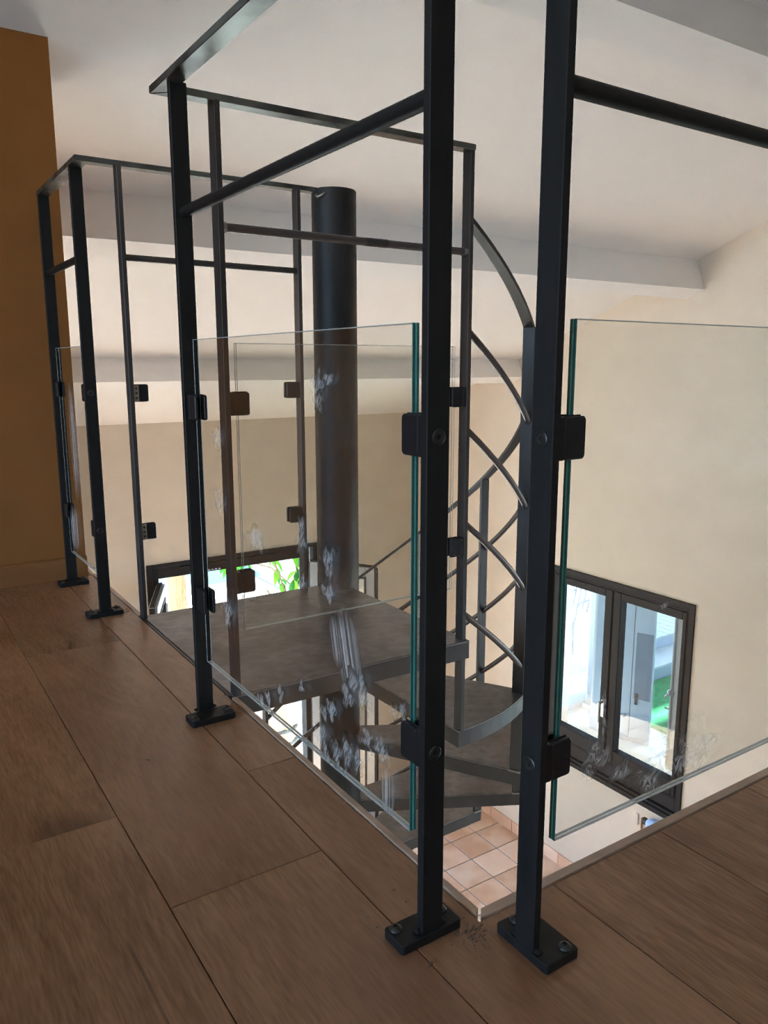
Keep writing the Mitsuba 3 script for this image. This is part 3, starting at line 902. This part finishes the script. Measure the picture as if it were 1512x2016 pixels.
# ------------------------------------------------------------------ grinding dust on the floor around the base plates
grains = []
for cx, cy, sx, sy, n in ((-0.018, -0.020, 0.014, 0.012, 150), (-0.010, 0.640, 0.012, 0.020, 120), (0.016, 0.690, 0.012, 0.010, 90), (-0.020, 1.315, 0.010, 0.02, 70), (-0.07, 0.60, 0.03, 0.01, 30), (-0.05, 0.05, 0.05, 0.03, 30)):
    for _ in range(n):
        px, py = rng.gauss(cx, sx), rng.gauss(cy, sy)
        if px > -0.006 and not (0.01 < px < 0.04 and 0.66 < py < 0.705 and cx > 0.01):
            continue
        if px > 0.003 and py < 0.70:
            continue
        r = 0.0004 + 0.0009 * rng.random() ** 2
        g = trimesh.creation.icosphere(subdivisions=0, radius=r)
        g.apply_scale([1 + rng.random(), 1, 0.6])
        g.apply_translation([px, py, r * 0.5])
        grains.append(g)
for px, py in ((-0.088, -0.028), (-0.20, 0.55), (-0.31, 0.95)):
    g = box(-0.004, 0.004, -0.001, 0.001, 0, 0.0008)
    g.apply_transform(rot_z(rng.random() * 3, (px, py, 0.0001)))
    grains.append(g)
SD = numbered('grinding_dust')
scene[SD] = mikit.ply(join(*grains), 'dust')
labels[SD] = {'label': 'dark grinding dust scattered on the wood floor around the base plates', 'category': 'dust', 'kind': 'stuff'}

# ------------------------------------------------------------------ small things below, by the beige wall
TB = thing('wall_shelf', 'narrow pale wall shelf below the window, carrying the blue bottle', 'shelf')
add('board', box(3.505, XW - 0.0005, 1.80, 2.31, -2.4515, -2.4315, 0.003), 'wood_pale', TB)
for b in (1.95, 2.25):
    add('bracket', join(box(3.53, XW - 0.0005, b, b + 0.02, -2.4625, -2.452), box(XW - 0.012, XW - 0.0005, b, b + 0.02, -2.54, -2.463)), 'aluminium', TB)
BO = thing('water_bottle', 'light blue bottle with a dark cap lying on the narrow shelf below the window', 'bottle')
XB = frame((3.548, 2.425, -2.3855), (0, 0, 1), (1, 0, 0), (0, -1, 0))
add('body', turn(lathe([(0, 0.035), (0.024, 0.035), (0.034, 0.046), (0.046, 0.075), (0.046, 0.290), (0.040, 0.300), (0, 0.300)], n=24), XB), 'blue_plastic', BO, smooth=35)
add('cap', turn(lathe([(0, 0), (0.021, 0), (0.024, 0.004), (0.024, 0.0355), (0, 0.0355)], n=20), XB), 'dark_cap', BO, smooth=35)
SW = thing('wall_socket', 'small beige wall socket with a brown side, right of the water bottle, under the window', 'socket')
labels[SW]['label'] = 'small beige and brown wall socket beside the blue bottle under the window'
add('plate', box(XW - 0.010, XW - 0.0002, 2.498, 2.520, -2.475, -2.395, 0.002), 'white_plastic', SW)
add('side_plate', box(XW - 0.012, XW - 0.0002, 2.463, 2.473, -2.490, -2.405, 0.002), 'brown_plastic', SW)

# ------------------------------------------------------------------ outside
GR = struct('ground', 'pale stone terrace outside')
add('paving', join(box(-14, 5.2, YB + 0.25, 12.2, ZG - 0.4, ZG - 0.02), box(5.2, 16, YB + 0.25, 24, ZG - 0.4, ZG - 0.02), box(XW + 0.25, 16, -8, YB + 0.25, ZG - 0.4, ZG - 0.02),
                   box(-14, 5.2, 16.2, 24, ZG - 0.4, ZG - 0.02), box(-14, -2.0, 12.2, 16.2, ZG - 0.4, ZG - 0.02), box(-14, XL - 0.25, -8, YB + 0.25, ZG - 0.4, ZG - 0.02)), 'terrace_stone', GR)
add('door_step', box(DX0 - 0.2, DX1 + 0.2, YB + 0.02, YB + 0.62, ZG - 0.02, ZG - 0.001, 0.004), 'terrace_stone', GR)
PO = thing('swimming_pool', 'turquoise swimming pool behind the terrace, seen through the open door', 'pool')
add('basin', join(box(-2.0, 5.2, 12.2, 16.2, ZG - 1.0, ZG - 0.9), box(-2.0, -1.99, 12.2, 16.2, ZG - 0.9, ZG - 0.03), box(-2, 5.2, 16.19, 16.2, ZG - 0.9, ZG - 0.03)), 'pool_tile', PO)
add('water', box(-1.985, 5.195, 12.205, 16.185, ZG - 0.10, ZG - 0.09), 'pool_water', PO)
SP = thing('terrace_step', 'long low stone step with a dark edge beside the pool terrace', 'step')
add('slab', box(5.2, 10.5, 9.7, 18.0, ZG + 0.02, ZG + 0.12, 0.004), 'terrace_stone', SP)
add('edge', box(5.17, 5.2, 9.7, 18.0, ZG - 0.02, ZG + 0.095, 0.004), 'grey_metal', SP)

# palm by the door
PT = thing('palm_tree', 'palm with a tan fibrous trunk on the bright terrace outside the door', 'tree')
pm = []
prs = []
for i in range(60):
    z = ZG - 0.02 + i * 0.055
    prs += [(0.108 + 0.010 * (i % 2) + 0.02 * math.exp(-i / 5), z)]
m = lathe([(0, ZG - 0.02)] + prs + [(0, prs[-1][1])], (2.625, 9.0, 0), 28)
v = m.vertices.copy()
nz = meshkit.noise(v * np.array([22, 22, 9]), 4) - 0.5
d = v - np.array([2.625, 9.0, 0])
d[:, 2] = 0
m.vertices = v + d * (nz * 0.25)[:, None]
add('trunk', m, 'bark', PT, smooth=True)
zt_ = prs[-1][1]
for k in range(14):
    a = 2 * math.pi * k / 14 + 0.2
    el = 0.25 + 0.5 * ((k * 7) % 5) / 5
    mid = [(2.625 + math.cos(a) * 1.5 * t * math.cos(el), 9.0 + math.sin(a) * 1.5 * t * math.cos(el), zt_ - 0.05 + 1.5 * math.sin(el) * t - 1.0 * t * t) for t in np.linspace(0, 1, 9)]
    parts = [tube(mid, 0.012, 6)]
    for j in range(1, 9):
        o = np.array(mid[j])
        dv = np.array(mid[j]) - np.array(mid[j - 1])
        dv /= np.linalg.norm(dv)
        sd = np.cross(dv, [0, 0, 1.0])
        sd /= np.linalg.norm(sd)
        for s in (-1, 1):
            for q in (0, 0.09):
                b = o - dv * q
                tip = b + sd * s * 0.42 * (1 - 0.05 * j) + dv * 0.25 - np.array([0, 0, 0.12])
                w = dv * 0.018
                n_ = np.array([0, 0, 0.003])
                parts.append(trimesh.Trimesh([b - w, b + w, tip, b + n_], [[0, 1, 3], [1, 2, 3], [2, 0, 3], [0, 2, 1]], process=False))
    add('frond', join(*parts), f'leaf_{k % 3}', PT)

# leafy shrub by the door


def leaf_mesh(Lf, Wf, bend):
    n = 6
    V, Fc = [], []
    for i in range(n + 1):
        t = i / n
        w = Wf * (math.sin(math.pi * t ** 0.8) + 0.02)
        zc = -bend * t * t
        V += [(Lf * t, -w, zc + 0.25 * w), (Lf * t, 0, zc), (Lf * t, w, zc + 0.25 * w)]
    for i in range(n):
        a = 3 * i
        for k in (0, 1):
            Fc += [[a + k, a + 3 + k, a + 4 + k], [a + k, a + 4 + k, a + k + 1]]
    return trimesh.Trimesh(V, Fc, process=False)


leaf_shapes = [mikit.ply(leaf_mesh(0.17 + 0.03 * (v % 3), 0.030 + 0.006 * (v % 2), 0.05 + 0.02 * v), f'leaf_{v % 4}', smooth=True) for v in range(6)]
SH = thing('leafy_shrub', 'leafy green shrub with long pointed leaves just outside the open door', 'shrub')
stems = []
sx, sy = 3.50, 7.25
tips = []
for k in range(11):
    a = 2 * math.pi * k / 11
    r1 = 0.10 + 0.42 * rng.random()
    h1 = 1.15 + 0.75 * rng.random()
    path = [(sx + math.cos(a) * r1 * t * t, sy + math.sin(a) * r1 * t * t, ZG - 0.03 + h1 * t) for t in np.linspace(0, 1, 7)]
    stems.append(tube(path, 0.009, 6))
    tips.append(path)
for pth in (((sx, sy, -2.0), (3.1, 7.15, -1.62), (2.75, 7.1, -1.47), (2.50, 7.1, -1.48)),):
    stems.append(tube(pth, 0.008, 6))
    tips.append(list(pth))
add('stems', join(*stems), 'bark', SH)
nl = 0
for pi, pth in enumerate(tips):
    for q in range(16 if pi < 11 else 6):
        t = 0.45 + 0.55 * rng.random()
        i0 = min(int(t * (len(pth) - 1)), len(pth) - 2)
        f_ = t * (len(pth) - 1) - i0
        p0 = np.array(pth[i0]) * (1 - f_) + np.array(pth[i0 + 1]) * f_
        if pi == 11 and q < 4:
            p0 = np.array(pth[2]) * 0.5 + np.array(pth[3]) * 0.5 + np.array([0.1 * q - 0.12, 0, 0])
        put('leaf', leaf_shapes[rng.randrange(6)], SH, T().translate(p0.tolist()).rotate([0, 0, 1], rng.random() * 360).rotate([0, 1, 0], 10 + 60 * rng.random()).rotate([1, 0, 0], rng.random() * 60 - 30))
        nl += 1

# draped garden chair beyond the door
DC = thing('covered_chair', 'garden chair draped in beige cloth with a dark strap on the terrace outside the door', 'chair')
th_ = np.linspace(0, 2 * math.pi, 49)[:-1]
V, Fc = [], []
lev = [(0.0, 0.25), (0.15, 0.235), (0.32, 0.205), (0.48, 0.185), (0.60, 0.17), (0.68, 0.13), (0.71, 0.06)]
for li, (zz, rr) in enumerate(lev):
    for t in th_:
        f_ = rr * (1 + (0.13 - 0.11 * zz / 0.71) * math.sin(9 * t + 1.5 * zz) + 0.04 * math.sin(17 * t))
        V.append((2.46 + f_ * math.cos(t), 5.78 + f_ * math.sin(t), ZG - 0.018 + zz))
nn_ = len(th_)
for li in range(len(lev) - 1):
    for k in range(nn_):
        a, b = li * nn_ + k, li * nn_ + (k + 1) % nn_
        Fc += [[a, b, b + nn_], [a, b + nn_, a + nn_]]
V.append((2.46, 5.78, ZG + 0.70))
for k in range(nn_):
    Fc.append([(len(lev) - 1) * nn_ + k, (len(lev) - 1) * nn_ + (k + 1) % nn_, len(V) - 1])
add('cover', trimesh.Trimesh(V, Fc, process=False), 'canvas', DC, smooth=50)
for zz, rr in ((0.42, 0.198), (0.30, 0.215)):
    add('strap', lathe([(rr - 0.02, zz - 0.012 + ZG), (rr + 0.012, zz - 0.012 + ZG), (rr + 0.012, zz + 0.012 + ZG), (rr - 0.02, zz + 0.012 + ZG)], (2.46, 5.78, 0), 32), 'strap', DC)

# behind the window: veranda, cabinet, turf, deck, wire chair, shutter
VR = struct('veranda_roof', 'roof over the terrace outside the window')
add('roof', join(box(XW + 0.25, 10.4, -7, 6.6, -0.35, -0.25), box(XW + 0.25, 10.4, 6.85, 9.6, -0.35, -0.25)), 'white_paint', VR)
add('beam', box(XW + 0.25, 10.4, 9.45, 9.6, -0.55, -0.35, 0.01), 'grey_metal', VR)
add('beam', box(10.2, 10.35, -7, 9.45, -0.55, -0.35, 0.01), 'grey_metal', VR)
for a, b in ((10.27, 9.52), (5.2, 9.52), (10.27, 1.0)):
    add('column', box(a - 0.06, a + 0.06, b - 0.06, b + 0.06, ZG - 0.02, -0.55, 0.006), 'grey_metal', VR)
CB = thing('metal_cabinet', 'tall silver grey metal cabinet outside the right window sash', 'cabinet')
MC = rot_z(math.atan2(4.3746 - 4.0672, 5.6387 - 5.7646), (5.7646, 4.0672, 0))
zc0 = ZG - 0.019
add('body', turn(box(0.0, 0.62, -0.05, -0.006, zc0, -1.35, 0.008), MC), 'grey_metal', CB)
dd = add('door', turn(box(0.006, 0.20, -0.0065, 0.008, zc0 + 0.05, -1.40, 0.003), MC), 'grey_metal', CB)
dd2 = add('door', turn(box(0.206, 0.614, -0.0065, 0.008, zc0 + 0.05, -1.40, 0.003), MC), 'grey_metal', CB)
add('recess_panel', turn(box(0.008, 0.175, 0.0075, 0.012, -2.72, -2.02, 0.002), MC), 'dark_grey_metal', dd)
add('lock', turn(join(box(0.13, 0.16, 0.0118, 0.022, -2.78, -2.66, 0.004), rod((0.145, 0.02, -2.70), (0.145, 0.045, -2.70), 0.012)), MC), 'dark_cap', dd)
add('latch', turn(join(box(0.24, 0.40, 0.0078, 0.018, -2.93, -2.91, 0.003), rod((0.25, 0.015, -2.92), (0.25, 0.035, -2.92), 0.014)), MC), 'dark_grey_metal', dd2)
TF = numbered('artificial_turf')
scene[TF] = mikit.ply(prism([(6.14, 4.50), (6.14, -1.0), (9.9, -1.0), (9.9, 5.085), (6.14, 5.085)], ZG - 0.0195, ZG + 0.005, 0.003, 0.0), 'turf')
labels[TF] = {'label': 'bright green artificial turf outside the window, in front of the wooden deck', 'category': 'artificial grass', 'kind': 'stuff'}
DK = thing('wooden_deck', 'pale painted wooden deck with two steps beyond the turf', 'deck')
add('riser', box(5.3, 9.9, 5.10, 5.125, ZG - 0.019, ZG + 0.135, 0.002), 'grey_metal', DK)
add('step', box(5.3, 9.9, 5.0951, 5.50, ZG + 0.1351, ZG + 0.165, 0.004), 'deck_paint', DK)
add('riser', box(5.3, 9.9, 5.50, 5.525, ZG - 0.019, ZG + 0.295, 0.002), 'grey_metal', DK)
for k in range(33):
    a = 5.3 + 0.14 * k
    add('plank', box(a, a + 0.132, 5.48, 9.2, ZG + 0.2955, ZG + 0.325, 0.003), 'deck_paint', DK)
WC = thing('wire_chair', 'metal wire chair with wooden slats on the deck, through the left window sash', 'chair')
wx, wy, wz = 6.55, 5.86, ZG + 0.3265
for (a, b) in ((-0.2, -0.2), (0.2, -0.2), (-0.2, 0.2), (0.2, 0.2)):
    add('leg', tube([(wx + a, wy + b, wz + 0.004), (wx + a, wy + b, wz + 0.03), (wx + a * 0.8, wy + b * 0.8, wz + 0.22), (wx + a * 0.95, wy + b * 0.95, wz + 0.42)], 0.011, 8), 'wire', WC, smooth=40)
for k in range(5):
    add('slat', box(wx - 0.2, wx + 0.2, wy - 0.2 + 0.082 * k, wy - 0.135 + 0.082 * k, wz + 0.42, wz + 0.437, 0.003), 'wood_pale', WC)
for k in range(6):
    u = -0.19 + 0.076 * k
    add('back_wire', tube([(wx + 0.2, wy + u, wz + 0.43), (wx + 0.25, wy + u * 1.05, wz + 0.62), (wx + 0.24, wy + u * 0.9, wz + 0.80), (wx + 0.20, wy + u * 0.3, wz + 0.90)], 0.008, 6), 'wire', WC, smooth=40)
add('arm', tube([(wx - 0.2, wy - 0.21, wz + 0.43), (wx - 0.18, wy - 0.23, wz + 0.64), (wx + 0.1, wy - 0.24, wz + 0.68), (wx + 0.25, wy - 0.2, wz + 0.64)], 0.012, 8), 'wire', WC, smooth=40)
add('arm', tube([(wx - 0.2, wy + 0.21, wz + 0.43), (wx - 0.18, wy + 0.23, wz + 0.64), (wx + 0.1, wy + 0.24, wz + 0.68), (wx + 0.25, wy + 0.2, wz + 0.64)], 0.012, 8), 'wire', WC, smooth=40)
VP = thing('veranda_post', 'grey square post with a white notched bracket outside the left window sash', 'post')
labels[VP]['label'] = 'grey square post on the terrace outside the left window sash'
add('shaft', box(5.93, 6.07, 4.93, 5.07, ZG - 0.019, -0.3501, 0.006), 'grey_metal', VP)
add('base', box(5.90, 6.10, 4.90, 5.085, ZG - 0.0195, ZG + 0.03, 0.006), 'white_paint', VP)
SR = thing('window_shutter', 'folded back aluminium shutter edge with latch hardware right of the window', 'shutter')
add('panel', box(3.872, 3.905, 1.92, 2.43, -2.14, -0.90, 0.004), 'aluminium', SR)
add('stile', box(3.852, 3.900, 2.4302, 2.500, -2.14, -0.90, 0.003), 'white_paint', SR)
rd_ = add('latch_rod', rod((3.844, 2.490, -2.12), (3.844, 2.490, -0.92), 0.008, 14), 'aluminium', SR, smooth=30)
add('knob', join(trimesh.creation.icosphere(subdivisions=2, radius=0.022).apply_translation((3.842, 2.495, -1.58)), rod((3.842, 2.495, -1.58), (3.838, 2.530, -1.62), 0.008)), 'aluminium', rd_, smooth=40)
add('hook', join(rod((3.844, 2.488, -1.70), (3.844, 2.530, -1.70), 0.007), rod((3.844, 2.488, -2.05), (3.844, 2.520, -2.05), 0.007)), 'aluminium', rd_, smooth=40)
